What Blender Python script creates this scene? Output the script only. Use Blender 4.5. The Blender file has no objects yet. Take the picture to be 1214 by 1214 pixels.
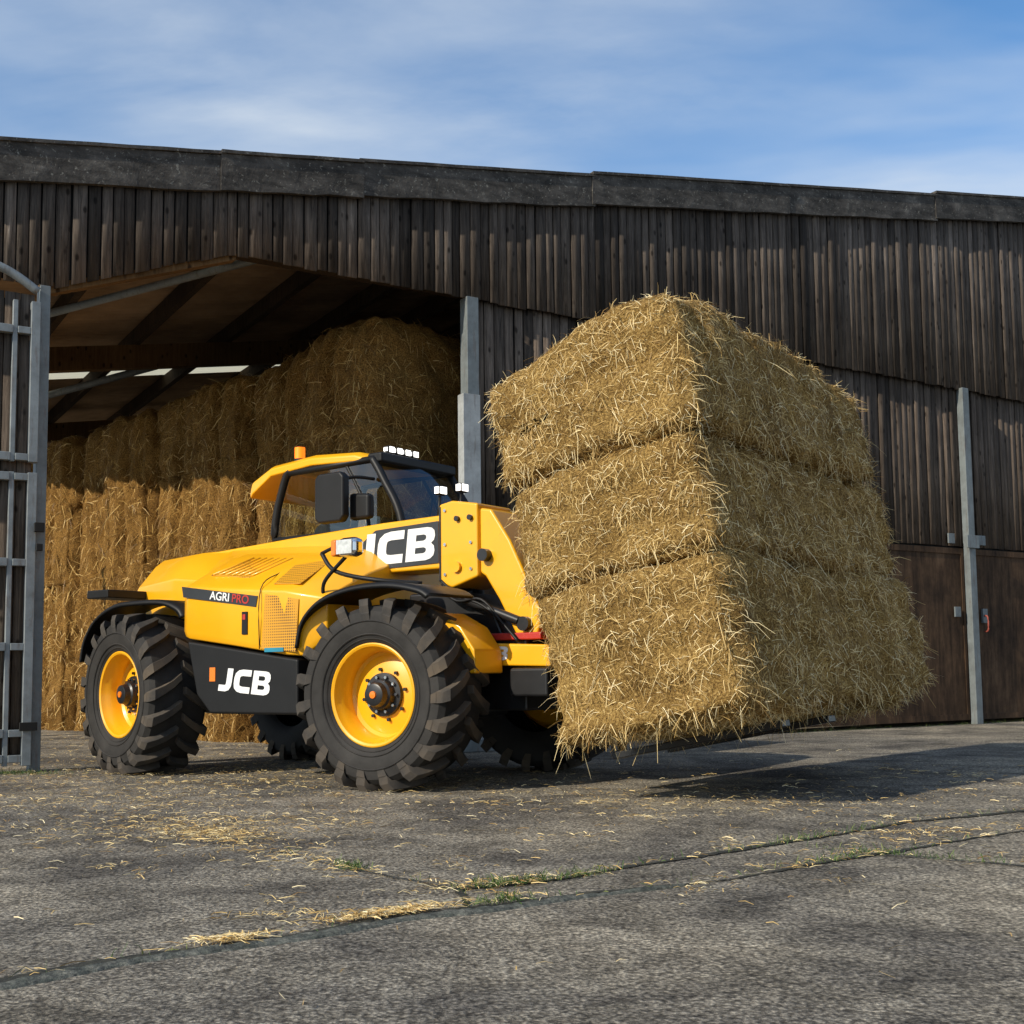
import bpy, bmesh, math, random
import numpy as np
from mathutils import Matrix, Vector
random.seed(7); rng=np.random.default_rng(7)
sc=bpy.context.scene
sc.view_settings.view_transform='Standard'
try: sc.view_settings.look='None'
except Exception: pass
sc.view_settings.exposure=0
R=math.radians
COL=bpy.context.collection
# ---------------------------------------------------------------- helpers
class NT:
    def __init__(s,name):
        s.m=bpy.data.materials.new(name); s.m.use_nodes=True; s.t=s.m.node_tree; s.n=s.t.nodes
        s.b=s.n['Principled BSDF']; s.o=s.n['Material Output']
    def l(s,a,b): s.t.links.new(a,b)
    def coord(s,scale=(1,1,1),kind='Object'):
        tc=s.n.new('ShaderNodeTexCoord'); mp=s.n.new('ShaderNodeMapping'); mp.inputs['Scale'].default_value=scale
        s.l(tc.outputs[kind],mp.inputs[0]); return mp.outputs[0]
    def noise(s,scale,detail=4,rough=.6,vec=None,dist=0):
        x=s.n.new('ShaderNodeTexNoise'); x.inputs['Scale'].default_value=scale; x.inputs['Detail'].default_value=min(detail,5)
        x.inputs['Roughness'].default_value=rough; x.inputs['Distortion'].default_value=dist
        if vec is not None: s.l(vec,x.inputs['Vector'])
        return x.outputs['Fac']
    def ramp(s,fac,stops):
        x=s.n.new('ShaderNodeValToRGB'); e=x.color_ramp.elements
        while len(e)<len(stops): e.new(.5)
        for i,(p,c) in enumerate(stops):
            e[i].position=p; e[i].color=(c[0],c[1],c[2],1) if not isinstance(c,(int,float)) else (c,c,c,1)
        s.l(fac,x.inputs[0]); return x.outputs[0]
    def mix(s,fac,a,b,mode='MIX'):
        x=s.n.new('ShaderNodeMix'); x.data_type='RGBA'; x.blend_type=mode
        for k,v in ((0,fac),(6,a),(7,b)):
            if hasattr(v,'is_linked'): s.l(v,x.inputs[k])
            else: x.inputs[k].default_value=v if k==0 else (v[0],v[1],v[2],1)
        return x.outputs[2]
    def math(s,op,a,b=0.):
        x=s.n.new('ShaderNodeMath'); x.operation=op
        for k,v in ((0,a),(1,b)):
            if hasattr(v,'is_linked'): s.l(v,x.inputs[k])
            else: x.inputs[k].default_value=v
        return x.outputs[0]
    def bump(s,h,strength=.5,dist=.01):
        x=s.n.new('ShaderNodeBump'); x.inputs['Strength'].default_value=strength; x.inputs['Distance'].default_value=dist
        s.l(h,x.inputs['Height']); s.l(x.outputs[0],s.b.inputs['Normal'])
    def attr(s,name):
        x=s.n.new('ShaderNodeAttribute'); x.attribute_name=name; return x.outputs['Fac']
def simple(name,col,rough=.5,metal=0,coat=0,var=.15,nscale=6,bump=0,spec=.5):
    s=NT(name); v=s.coord()
    n=s.noise(nscale,4,.6,v)
    c=s.ramp(n,[(.3,[x*(1-var) for x in col]),(.7,[min(1,x*(1+var)) for x in col])])
    s.l(c,s.b.inputs['Base Color']); s.b.inputs['Roughness'].default_value=rough; s.b.inputs['Metallic'].default_value=metal
    s.b.inputs['Coat Weight'].default_value=coat; s.b.inputs['Coat Roughness'].default_value=.08
    s.b.inputs['Specular IOR Level'].default_value=spec
    if bump: s.bump(s.noise(nscale*8,3,.6,v),bump,.005)
    return s.m
def link(o,parent=None):
    COL.objects.link(o)
    if parent: o.parent=parent
    return o
def empty(name,mat=None):
    e=bpy.data.objects.new(name,None); e.empty_display_size=.2; COL.objects.link(e)
    if mat is not None: e.matrix_world=mat
    return e
def mobj(name,V,Fc,mat,parent=None,smooth=False,bevel=0,seg=2):
    me=bpy.data.meshes.new(name); me.from_pydata([tuple(v) for v in V],[],[tuple(f) for f in Fc]); me.validate(); me.update()
    bm=bmesh.new(); bm.from_mesh(me); bmesh.ops.recalc_face_normals(bm,faces=bm.faces); bm.to_mesh(me); bm.free()
    for m in (mat if isinstance(mat,(list,tuple)) else [mat]): me.materials.append(m)
    o=bpy.data.objects.new(name,me); link(o,parent)
    if smooth:
        for p in me.polygons: p.use_smooth=True
    if bevel:
        b=o.modifiers.new('b','BEVEL'); b.width=bevel; b.segments=seg; b.limit_method='ANGLE'; b.angle_limit=R(28); b.harden_normals=True
        for p in me.polygons: p.use_smooth=True
    return o
def boxVF(x0,x1,y0,y1,z0,z1,V,Fc):
    b=len(V); V+= [(x0,y0,z0),(x1,y0,z0),(x1,y1,z0),(x0,y1,z0),(x0,y0,z1),(x1,y0,z1),(x1,y1,z1),(x0,y1,z1)]
    Fc+=[(b,b+3,b+2,b+1),(b+4,b+5,b+6,b+7),(b,b+1,b+5,b+4),(b+1,b+2,b+6,b+5),(b+2,b+3,b+7,b+6),(b+3,b,b+4,b+7)]
def box(name,x0,x1,y0,y1,z0,z1,mat,parent,bevel=.006):
    V=[];Fc=[];boxVF(x0,x1,y0,y1,z0,z1,V,Fc); return mobj(name,V,Fc,mat,parent,bevel=bevel)
def boxes(name,lst,mat,parent,bevel=0):
    V=[];Fc=[]
    for b in lst: boxVF(*b,V,Fc)
    return mobj(name,V,Fc,mat,parent,bevel=bevel)
def prism(name,pts,y0,y1,mat,parent,bevel=.012,seg=2):
    n=len(pts); V=[(p[0],y0,p[1]) for p in pts]+[(p[0],y1,p[1]) for p in pts]
    Fc=[tuple(range(n)),tuple(range(2*n-1,n-1,-1))]+[(i,(i+1)%n,n+(i+1)%n,n+i) for i in range(n)]
    return mobj(name,V,Fc,mat,parent,bevel=bevel,seg=seg)
def loft(name,rings,mat,parent,bevel=0,cap=True,smooth=False,closed=True):
    n=len(rings[0]); V=[p for r in rings for p in r]; Fc=[]
    for i in range(len(rings)-1):
        for j in range(n if closed else n-1):
            a=i*n+j; b=i*n+(j+1)%n; Fc.append((a,b,b+n,a+n))
    if cap: Fc.append(tuple(range(n))); Fc.append(tuple(range(len(V)-1,len(V)-n-1,-1)))
    return mobj(name,V,Fc,mat,parent,bevel=bevel,smooth=smooth)
def revolve(name,prof,axis_o,mat,parent,n=64):
    V=[];Fc=[]
    for k in range(n):
        a=2*math.pi*k/n
        for (y,r) in prof: V.append((axis_o[0]+r*math.cos(a),y,axis_o[1]+r*math.sin(a)))
    m=len(prof)
    for k in range(n):
        k2=(k+1)%n
        for j in range(m-1): Fc.append((k*m+j,k*m+j+1,k2*m+j+1,k2*m+j))
    o=mobj(name,V,Fc,mat,parent,smooth=True)
    o.modifiers.new('e','EDGE_SPLIT').split_angle=R(35)
    return o
def cr_path(P,kk=6):
    Q=[]
    for i in range(len(P)-1):
        p0=P[max(i-1,0)];p1=P[i];p2=P[i+1];p3=P[min(i+2,len(P)-1)]
        for k in range(kk):
            t=k/kk; Q.append(.5*((2*p1)+(p2-p0)*t+(2*p0-5*p1+4*p2-p3)*t*t+(3*p1-p0-3*p2+p3)*t**3))
    Q.append(P[-1]); return Q
def tube(name,pts,r,mat,parent,n=8,smooth_path=True):
    P=[Vector(p) for p in pts]
    if smooth_path and len(P)>2: P=cr_path(P)
    rings=[]; up=Vector((0,0,1))
    for i,p in enumerate(P):
        d=(P[min(i+1,len(P)-1)]-P[max(i-1,0)]).normalized()
        a=d.cross(up)
        if a.length<.05: a=d.cross(Vector((1,0,0)))
        a.normalize(); b=d.cross(a)
        rings.append([p+a*r*math.cos(2*math.pi*k/n)+b*r*math.sin(2*math.pi*k/n) for k in range(n)])
    return loft(name,rings,mat,parent,smooth=True)
def cyl(name,p0,p1,r,mat,parent,n=24):
    o=tube(name,[p0,p1],r,mat,parent,n,False); o.modifiers.new('e','EDGE_SPLIT').split_angle=R(40); return o
def np_mesh(name,V,Fq,mats,parent=None,tone=None,smooth=False,midx=None):
    me=bpy.data.meshes.new(name); nV=len(V); nF=len(Fq); k=Fq.shape[1]
    me.vertices.add(nV); me.vertices.foreach_set('co',V.astype(np.float32).ravel())
    me.loops.add(nF*k); me.loops.foreach_set('vertex_index',Fq.astype(np.int32).ravel())
    me.polygons.add(nF); me.polygons.foreach_set('loop_start',np.arange(0,nF*k,k,dtype=np.int32)); me.polygons.foreach_set('loop_total',np.full(nF,k,np.int32))
    if tone is not None:
        a=me.attributes.new('tone','FLOAT','FACE'); a.data.foreach_set('value',tone.astype(np.float32))
    me.update(calc_edges=True)
    for m in mats: me.materials.append(m)
    if midx is not None: me.polygons.foreach_set('material_index',midx.astype(np.int32))
    if smooth: me.polygons.foreach_set('use_smooth',np.ones(nF,bool))
    o=bpy.data.objects.new(name,me); return link(o,parent)
# ---------------------------------------------------------------- materials
def m_wood(name,dark,light,sc_=1.,hi=(.31,.275,.24)):
    s=NT(name); v=s.coord((11*sc_,11*sc_,.6)); v2=s.coord((1,1,1))
    g=s.noise(3,5,.78,v,.6); t=s.attr('tone')
    c=s.ramp(g,[(.30,dark),(.48,[(a+b)/2 for a,b in zip(dark,light)]),(.64,light),(.80,hi)])
    tn=s.ramp(t,[(0,.35),(.5,.95),(1,1.7)])
    c=s.mix(1.,c,tn,'MULTIPLY')
    big=s.ramp(s.noise(.8,3,.65,v2),[(.3,(.58,.54,.50)),(.7,(1.25,1.22,1.18))]); c=s.mix(1.,c,big,'MULTIPLY')
    vo=s.n.new('ShaderNodeTexVoronoi'); vo.inputs['Scale'].default_value=1.; s.l(s.coord((8.7,8.7,4.5)),vo.inputs['Vector'])
    kn=s.ramp(vo.outputs['Distance'],[(.10,(.15,.13,.11)),(.20,(1,1,1))]); c=s.mix(.85,c,kn,'MULTIPLY')
    s.l(c,s.b.inputs['Base Color']); s.b.inputs['Roughness'].default_value=.88; s.b.inputs['Specular IOR Level'].default_value=.2
    s.bump(g,.7,.008); return s.m
wood=m_wood('weathered_board',(.022,.018,.0155),(.130,.108,.091))
wood_low=m_wood('weathered_board_lower',(.026,.020,.016),(.145,.115,.092))
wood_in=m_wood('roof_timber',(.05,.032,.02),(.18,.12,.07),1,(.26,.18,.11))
timber_lit=m_wood('edge_timber',(.26,.14,.055),(.50,.31,.14),1,(.55,.36,.18))  # lit look of the timber put into a lighter, orange brown
blackv=simple('dark_void',(.006,.006,.006),.9)
def m_metal(name,col,rust=.3,rough=.5,metal=.6):
    s=NT(name); v=s.coord(); n=s.noise(5,5,.7,v); st=s.noise(4,4,.7,s.coord((6,6,.8)))
    c=s.ramp(n,[(.3,[x*.6 for x in col]),(.65,col)])
    r=s.ramp(st,[(.55,0.),(.72,rust)]); c=s.mix(r,c,(.10,.05,.025))
    s.l(c,s.b.inputs['Base Color']); s.b.inputs['Roughness'].default_value=rough; s.b.inputs['Metallic'].default_value=metal
    return s.m
galv=m_metal('galvanised_steel',(.19,.215,.22),.6,.6,.2)
galv_l=m_metal('galvanised_light',(.40,.42,.42),.4,.6,.1)
galv_m=m_metal('galvanised_gate',(.25,.28,.29),.6,.6,.15)
s=NT('fibre_cement'); v=s.coord(); n=s.noise(3,5,.75,v,.3); st=s.noise(2.2,4,.7,s.coord((1.2,1,5))); li=s.noise(26,3,.7,v)
c=s.ramp(n,[(.3,(.022,.020,.018)),(.55,(.072,.066,.060)),(.75,(.155,.145,.13))]); c=s.mix(1.,c,s.ramp(st,[(.35,(.45,.43,.40)),(.65,(1.25,1.22,1.18))]),'MULTIPLY')
c=s.mix(s.ramp(li,[(.60,0.),(.68,.65)]),c,(.26,.25,.215)); s.l(c,s.b.inputs['Base Color']); s.b.inputs['Roughness'].default_value=.92; s.bump(n,.8,.02); concrete_b=s.m
s=NT('rust_brown_sheet'); v=s.coord(); n=s.noise(1.3,5,.7,v); st=s.noise(3,5,.7,s.coord((4,4,.5)))
c=s.ramp(n,[(.3,(.028,.018,.012)),(.55,(.082,.050,.030)),(.75,(.13,.086,.056))]); c=s.mix(1.,c,s.ramp(st,[(.35,(.40,.38,.36)),(.65,(1.3,1.22,1.1))]),'MULTIPLY')
s.l(c,s.b.inputs['Base Color']); s.b.inputs['Roughness'].default_value=.85; s.b.inputs['Specular IOR Level'].default_value=.2; s.bump(n,.25,.005); rustp=s.m
s=NT('roof_sheet_underside'); v=s.coord(); n=s.noise(1.5,4,.6,v)
s.l(s.ramp(n,[(.3,(.20,.13,.075)),(.7,(.40,.27,.16))]),s.b.inputs['Base Color']); s.b.inputs['Roughness'].default_value=.9; roofm=s.m
s=NT('rooflight'); s.b.inputs['Base Color'].default_value=(.8,.82,.75,1)
tl=s.n.new('ShaderNodeBsdfTranslucent'); tl.inputs[0].default_value=(.80,.76,.58,1); mx=s.n.new('ShaderNodeMixShader'); mx.inputs[0].default_value=.5
s.l(s.b.outputs[0],mx.inputs[1]); s.l(tl.outputs[0],mx.inputs[2]); s.l(mx.outputs[0],s.o.inputs[0]); rooflight=s.m
def m_straw_base(name,a,b,c_):
    s=NT(name); v=s.coord()
    n=s.noise(70,4,.75,v,.5); n2=s.noise(2.5,4,.65,v)
    c=s.ramp(n,[(.36,a),(.53,b),(.70,c_)]); c=s.mix(1.,c,s.ramp(n2,[(.3,(.56,.50,.42)),(.7,(1.15,1.12,1.08))]),'MULTIPLY')
    s.l(c,s.b.inputs['Base Color']); s.b.inputs['Roughness'].default_value=.85; s.b.inputs['Specular IOR Level'].default_value=.15
    s.bump(n,1.,.03); return s.m
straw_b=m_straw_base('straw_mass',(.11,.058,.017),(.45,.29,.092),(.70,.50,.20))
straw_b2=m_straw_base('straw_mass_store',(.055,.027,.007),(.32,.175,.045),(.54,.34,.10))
def m_strand(name,stops,spec=.3):
    s=NT(name); t=s.attr('tone'); c=s.ramp(t,stops); s.l(c,s.b.inputs['Base Color'])
    s.b.inputs['Roughness'].default_value=.5; s.b.inputs['Specular IOR Level'].default_value=spec; return s.m
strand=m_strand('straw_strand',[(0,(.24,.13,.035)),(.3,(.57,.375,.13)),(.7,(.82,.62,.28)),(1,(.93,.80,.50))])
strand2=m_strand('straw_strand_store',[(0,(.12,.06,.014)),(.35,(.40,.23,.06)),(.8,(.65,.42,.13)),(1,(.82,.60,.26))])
grassm=m_strand('grass_blade',[(0,(.03,.07,.012)),(.6,(.07,.13,.025)),(1,(.22,.23,.07))])
# ---------------------------------------------------------------- world, sun, camera
SUN_H=Vector((-.78,-.62)); SUN_EL=R(30)
w=bpy.data.worlds.new("World"); sc.world=w; w.use_nodes=True; t=w.node_tree; N_=t.nodes
bg=N_['Background']; bg.inputs[1].default_value=.15
sky=N_.new('ShaderNodeTexSky'); sky.sky_type='NISHITA'; sky.sun_disc=False; sky.sun_elevation=SUN_EL
az=math.atan2(SUN_H.x,SUN_H.y); sky.sun_rotation=az%(2*math.pi); sky.air_density=1.0; sky.dust_density=.3; sky.ozone_density=2.0
tc=N_.new('ShaderNodeTexCoord'); sp=N_.new('ShaderNodeSeparateXYZ'); t.links.new(tc.outputs['Generated'],sp.inputs[0])
def wm(op,a,b=0.):
    x=N_.new('ShaderNodeMath'); x.operation=op
    for k,v_ in ((0,a),(1,b)):
        if hasattr(v_,'is_linked'): t.links.new(v_,x.inputs[k])
        else: x.inputs[k].default_value=v_
    return x.outputs[0]
zz=wm('ADD',wm('MAXIMUM',sp.outputs[2],0.),.15)
cb=N_.new('ShaderNodeCombineXYZ'); t.links.new(wm('DIVIDE',sp.outputs[0],zz),cb.inputs[0]); t.links.new(wm('DIVIDE',sp.outputs[1],zz),cb.inputs[1])
mp=N_.new('ShaderNodeMapping'); mp.inputs['Rotation'].default_value=(0,0,R(38)); mp.inputs['Scale'].default_value=(.75,1.5,1); mp.inputs['Location'].default_value=(1.3,.4,0); t.links.new(cb.outputs[0],mp.inputs[0])
def wn(scale,detail,rough,dist,vec):
    x=N_.new('ShaderNodeTexNoise'); x.inputs['Scale'].default_value=scale; x.inputs['Detail'].default_value=detail; x.inputs['Roughness'].default_value=rough; x.inputs['Distortion'].default_value=dist
    t.links.new(vec,x.inputs['Vector']); return x.outputs['Fac']
def wr(f,stops):
    x=N_.new('ShaderNodeValToRGB'); e=x.color_ramp.elements
    while len(e)<len(stops): e.new(.5)
    for i,(p,c) in enumerate(stops): e[i].position=p; e[i].color=(c,c,c,1)
    t.links.new(f,x.inputs[0]); return x.outputs[0]
c1=wr(wn(.9,5,.55,.25,mp.outputs[0]),[(.40,0),(.66,1)]); c2=wr(wn(2.4,6,.6,.2,mp.outputs[0]),[(.30,.30),(.68,1)])
hz=wr(sp.outputs[2],[(.26,.70),(.44,.0)])
cl=wm('MINIMUM',wm('ADD',wm('MULTIPLY',c1,c2),wm('MULTIPLY',hz,.72)),.92)
tint=N_.new('ShaderNodeMix'); tint.data_type='RGBA'; tint.blend_type='MULTIPLY'; tint.inputs[0].default_value=1; t.links.new(sky.outputs[0],tint.inputs[6]); tint.inputs[7].default_value=(.72,1.02,1.20,1)
mx=N_.new('ShaderNodeMix'); mx.data_type='RGBA'; t.links.new(cl,mx.inputs[0]); t.links.new(tint.outputs[2],mx.inputs[6]); mx.inputs[7].default_value=(4.9,5.35,5.8,1)
t.links.new(mx.outputs[2],bg.inputs[0])
sl=bpy.data.lights.new('sun','SUN'); sl.energy=5.0; sl.angle=R(.5); sl.color=(1,.905,.75)
so=link(bpy.data.objects.new('sun',sl)); d=Vector((SUN_H.x*math.cos(SUN_EL),SUN_H.y*math.cos(SUN_EL),math.sin(SUN_EL)))
so.rotation_euler=d.to_track_quat('Z','Y').to_euler(); so.location=d*30
cd=bpy.data.cameras.new('camera'); cam=link(bpy.data.objects.new('camera',cd)); sc.camera=cam
cd.sensor_width=36; cd.lens=42.1; cd.shift_y=.055; cd.clip_end=2000; cd.clip_start=.05
cam.matrix_world=Matrix.Translation((0,0,.78))@Matrix.Rotation(R(95),4,'X')@Matrix.Rotation(R(-.7),4,'Z')
# ---------------------------------------------------------------- ground
s=NT('concrete_yard'); v=s.coord()
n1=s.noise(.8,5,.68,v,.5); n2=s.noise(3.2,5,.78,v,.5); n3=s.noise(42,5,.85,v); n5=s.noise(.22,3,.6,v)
vo=s.n.new('ShaderNodeTexVoronoi'); vo.inputs['Scale'].default_value=75; s.l(v,vo.inputs['Vector'])
c=s.ramp(n2,[(.30,(.165,.150,.126)),(.48,(.325,.298,.255)),(.68,(.49,.452,.388))])
c=s.mix(1.,c,s.ramp(n1,[(.38,(.50,.50,.52)),(.50,(.92,.91,.89)),(.62,(1.22,1.19,1.13))]),'MULTIPLY')  # irregular patches: dappled sun and shade painted into the concrete colour
c=s.mix(1.,c,s.ramp(n5,[(.38,(.82,.84,.88)),(.6,(1.1,1.08,1.04))]),'MULTIPLY')
c=s.mix(.8,c,s.ramp(vo.outputs['Distance'],[(.0,(1.8,1.75,1.65)),(.35,(1,1,1)),(.8,(.28,.27,.26))]),'MULTIPLY')
c=s.mix(.85,c,s.ramp(n3,[(.40,(.22,.22,.22)),(.60,(1.55,1.52,1.44))]),'MULTIPLY')
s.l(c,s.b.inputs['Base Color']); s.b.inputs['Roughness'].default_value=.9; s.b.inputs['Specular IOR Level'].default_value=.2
hh=s.math('ADD',s.math('MULTIPLY',n2,1.3),s.math('ADD',s.math('MULTIPLY',n3,.6),s.math('MULTIPLY',vo.outputs['Distance'],-.25)))
s.bump(hh,1.,.024)
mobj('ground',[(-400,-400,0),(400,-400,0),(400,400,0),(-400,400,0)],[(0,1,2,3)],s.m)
s=NT('kerb_concrete'); v=s.coord(); n=s.noise(16,5,.8,v); na=s.noise(60,4,.8,v)
c=s.ramp(n,[(.35,(.030,.036,.030)),(.5,(.075,.08,.068)),(.68,(.17,.165,.14))]); c=s.mix(.8,c,s.ramp(na,[(.4,(.35,.35,.35)),(.6,(1.4,1.4,1.35))]),'MULTIPLY')
s.l(c,s.b.inputs['Base Color']); s.b.inputs['Roughness'].default_value=.9; s.bump(n,.8,.015); lipm=s.m
s=NT('crack_dirt'); v=s.coord(); n=s.noise(14,5,.7,v)
s.l(s.ramp(n,[(.3,(.008,.009,.007)),(.55,(.028,.028,.019)),(.75,(.09,.08,.05))]),s.b.inputs['Base Color']); s.b.inputs['Roughness'].default_value=.95; s.bump(n,.8,.02); dirt=s.m
cracks=[([(-2.6,2.2),(-1.33,3.17),(-1.12,3.39),(-.86,3.56),(-.60,3.74),(-.39,3.94),(-.15,4.06),(.26,4.31),(.75,4.53),(1.34,4.99),(2.43,5.81),(5,7.6)],.075),
 ([(-.20,4.42),(.12,4.58),(.39,4.81),(.86,5.21),(1.36,5.61),(2.01,6.18),(2.76,6.58),(6,8.6)],.055),
 ([(-.15,4.06),(-.20,4.42)],.03),([(1.44,5.17),(1.75,4.96),(1.99,4.77),(3.0,4.0)],.025),([(-1.06,5.42),(-.6,4.82),(-.2,4.42)],.016)]
V=[];Fc=[]; crackpts=[]; lip=[]
for ci,(pl,wd) in enumerate(cracks):
    P=[]
    for i in range(len(pl)-1):
        a=Vector(pl[i]);b=Vector(pl[i+1]);k=max(2,int((b-a).length/.02))
        P+=[a.lerp(b,j/k) for j in range(k)]
    P.append(Vector(pl[-1])); base=len(V); ph=random.random()*9
    for i,p in enumerate(P):
        d=(P[min(i+1,len(P)-1)]-P[max(0,i-1)]).normalized(); nn=Vector((-d.y,d.x))
        off=.007*math.sin(i*.13+ph)+.005*math.sin(i*.51)+random.uniform(-.003,.003); ww=wd*(.7+.25*math.sin(i*.07+ph)+random.uniform(-.22,.22))
        if ci==0: ww*=(1 if p.x<-.4 else max(.5,1-(p.x+.4)*.6))
        q1=p+nn*(off+ww*.5); q2=p+nn*(off-ww*.5); z=.004+.0006*ci; V+=[(q1.x,q1.y,z),(q2.x,q2.y,z)]; crackpts.append((p.x,p.y,wd))
        if ci==0 and p.x<.6: lip.append((p+nn*-.040,nn))
        if i: k=base+2*i; Fc.append((k-2,k-1,k+1,k))
mobj('pavement_joint',V,Fc,dirt)
rings=[]; nlip=len(lip)
for i,(p,nn) in enumerate(lip):
    f=min(1,(nlip-i)/40); w_=(.040+.008*math.sin(i*.17)+random.uniform(-.004,.004))*f; h_=(.0105+.002*math.sin(i*.31)+random.uniform(-.0025,.0025))
    a=p+nn*(.010+random.uniform(-.003,.003)); b=p-nn*w_
    rings.append([(a.x,a.y,-.01),(a.x,a.y,h_),((a*.6+b*.4).x,(a*.6+b*.4).y,h_*.9),((a*.2+b*.8).x,(a*.2+b*.8).y,h_*.5),(b.x,b.y,-.002)])
loft('slab_edge',rings,lipm,None)
# ---------------------------------------------------------------- strands generator
def strands(P,Nn,lmin,lmax,w0,w1,lift=.25,droop=.0,bias=None):
    n=len(P); r=rng.normal(size=(n,3))
    if bias is not None: r+=bias
    T=r-(r*Nn).sum(1)[:,None]*Nn; T/=np.linalg.norm(T,axis=1)[:,None]+1e-9
    li=np.abs(rng.normal(0,lift,size=(n,1))); D=T+Nn*li; D/=np.linalg.norm(D,axis=1)[:,None]
    Lh=rng.uniform(lmin,lmax,(n,1)); W=np.cross(D,Nn+rng.normal(0,.5,(n,3))); W/=np.linalg.norm(W,axis=1)[:,None]+1e-9
    W*=rng.uniform(w0,w1,(n,1))
    c=rng.normal(0,.18,(n,3))
    p0=P; p1=P+D*Lh*.5+c*Lh*.3; p2=P+D*Lh+c*Lh*.2; p1=p1+Nn*.004
    p1=p1-np.array([0,0,1])*droop*Lh*.25; p2=p2-np.array([0,0,1])*droop*Lh
    V=np.stack([p0-W,p0+W,p1-W,p1+W,p2-W*.6,p2+W*.6],1).reshape(-1,3)
    b=np.arange(n)[:,None]*6
    Fq=np.stack([b+np.array([[0,1,3,2]]),b+np.array([[2,3,5,4]])],1).reshape(-1,4)
    return V,Fq,np.repeat(rng.random(n),2)
class SN:
    def __init__(s,seed,k=14,f=3.):
        g=np.random.default_rng(seed); s.d=g.normal(size=(k,3)); s.d/=np.linalg.norm(s.d,axis=1)[:,None]; s.f=f*g.uniform(.5,2.2,k); s.p=g.uniform(0,6.28,k); s.a=1/np.sqrt(s.f)
    def __call__(s,P): return (np.sin(P@(s.d*s.f[:,None]).T+s.p)*s.a).sum(1)/s.a.sum()*2.2
def bale(name,lo,hi,seed,mats,matrix=None,parent=None,res=.045,rad=(.09,.09,.09),amp=.035,nst=3000,faces=(1,1,1,1,1,1),lmin=.06,lmax=.2,lift=.3,warp=None,flake=None,w=(.0018,.0035),bias=None,shag=0,tshift=0):
    lo=np.array(lo,float);hi=np.array(hi,float);S=hi-lo; rad=np.array(rad,float); VV=[];FF=[];off=0
    for ax in range(3):
        for sd in (0,1):
            if not faces[ax*2+sd]: continue
            u,v_=[i for i in range(3) if i!=ax]; nu=max(2,int(S[u]/res));nv=max(2,int(S[v_]/res))
            gu,gv=np.meshgrid(np.linspace(0,1,nu+1),np.linspace(0,1,nv+1),indexing='ij')
            P=np.zeros((gu.size,3)); P[:,u]=lo[u]+gu.ravel()*S[u]; P[:,v_]=lo[v_]+gv.ravel()*S[v_]; P[:,ax]=hi[ax] if sd else lo[ax]
            i,j=np.meshgrid(np.arange(nu),np.arange(nv),indexing='ij'); a=(i*(nv+1)+j).ravel()
            q=np.stack([a,a+nv+1,a+nv+2,a+1],1)
            if (sd==0)^(ax==1): q=q[:,::-1]
            VV.append(P);FF.append(q+off);off+=len(P)
    P=np.concatenate(VV);Fq=np.concatenate(FF)
    inn=np.clip(P,lo+rad,hi-rad); dv=(P-inn)/rad; Nn=dv/(np.linalg.norm(dv,axis=1)[:,None]+1e-9); Q=inn+Nn*rad
    s1=SN(seed,14,5.);s2=SN(seed+1,14,16.);s3=SN(seed+2,14,50)
    disp=amp*(s1(P)+.5*s2(P)+.25*s3(P))
    if flake: disp=disp+flake(P)
    Q=Q+Nn*disp[:,None]
    if warp: Q=warp(Q)
    nb=len(Fq)
    A=Q[Fq]; nrm=np.cross(A[:,1]-A[:,0],A[:,3]-A[:,0]); ar=np.linalg.norm(nrm,axis=1); nf=nrm/(ar[:,None]+1e-12)
    out=(nf*Nn[Fq[:,0]]).sum(1); nf[out<0]*=-1
    def samp(n):
        idx=rng.choice(nb,n,p=ar/ar.sum()); uv=rng.random((n,2)); X=A[idx]
        return X[:,0]*((1-uv[:,0])*(1-uv[:,1]))[:,None]+X[:,1]*(uv[:,0]*(1-uv[:,1]))[:,None]+X[:,2]*(uv[:,0]*uv[:,1])[:,None]+X[:,3]*((1-uv[:,0])*uv[:,1])[:,None]-nf[idx]*.01,nf[idx]
    pp,nn_=samp(nst); sv,sf,st=strands(pp,nn_,lmin,lmax,w[0],w[1],lift,droop=.25,bias=bias)
    if shag:
        pp,nn_=samp(shag); v2,f2,t2=strands(pp,nn_,.08,.20,w[0],w[1],.5,droop=.45); sf=np.concatenate([sf,f2+len(sv)]); sv=np.concatenate([sv,v2]); st=np.concatenate([st,t2])
    st=np.clip(st+tshift,0,1)
    Vall=np.concatenate([Q,sv]);Fall=np.concatenate([Fq,sf+len(Q)]); tone=np.concatenate([np.full(nb,.5),st]); mi=np.concatenate([np.zeros(nb),np.ones(len(sf))])
    o=np_mesh(name,Vall,Fall,mats,parent,tone,True,mi)
    if matrix is not None: o.matrix_world=matrix
    return o
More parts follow.
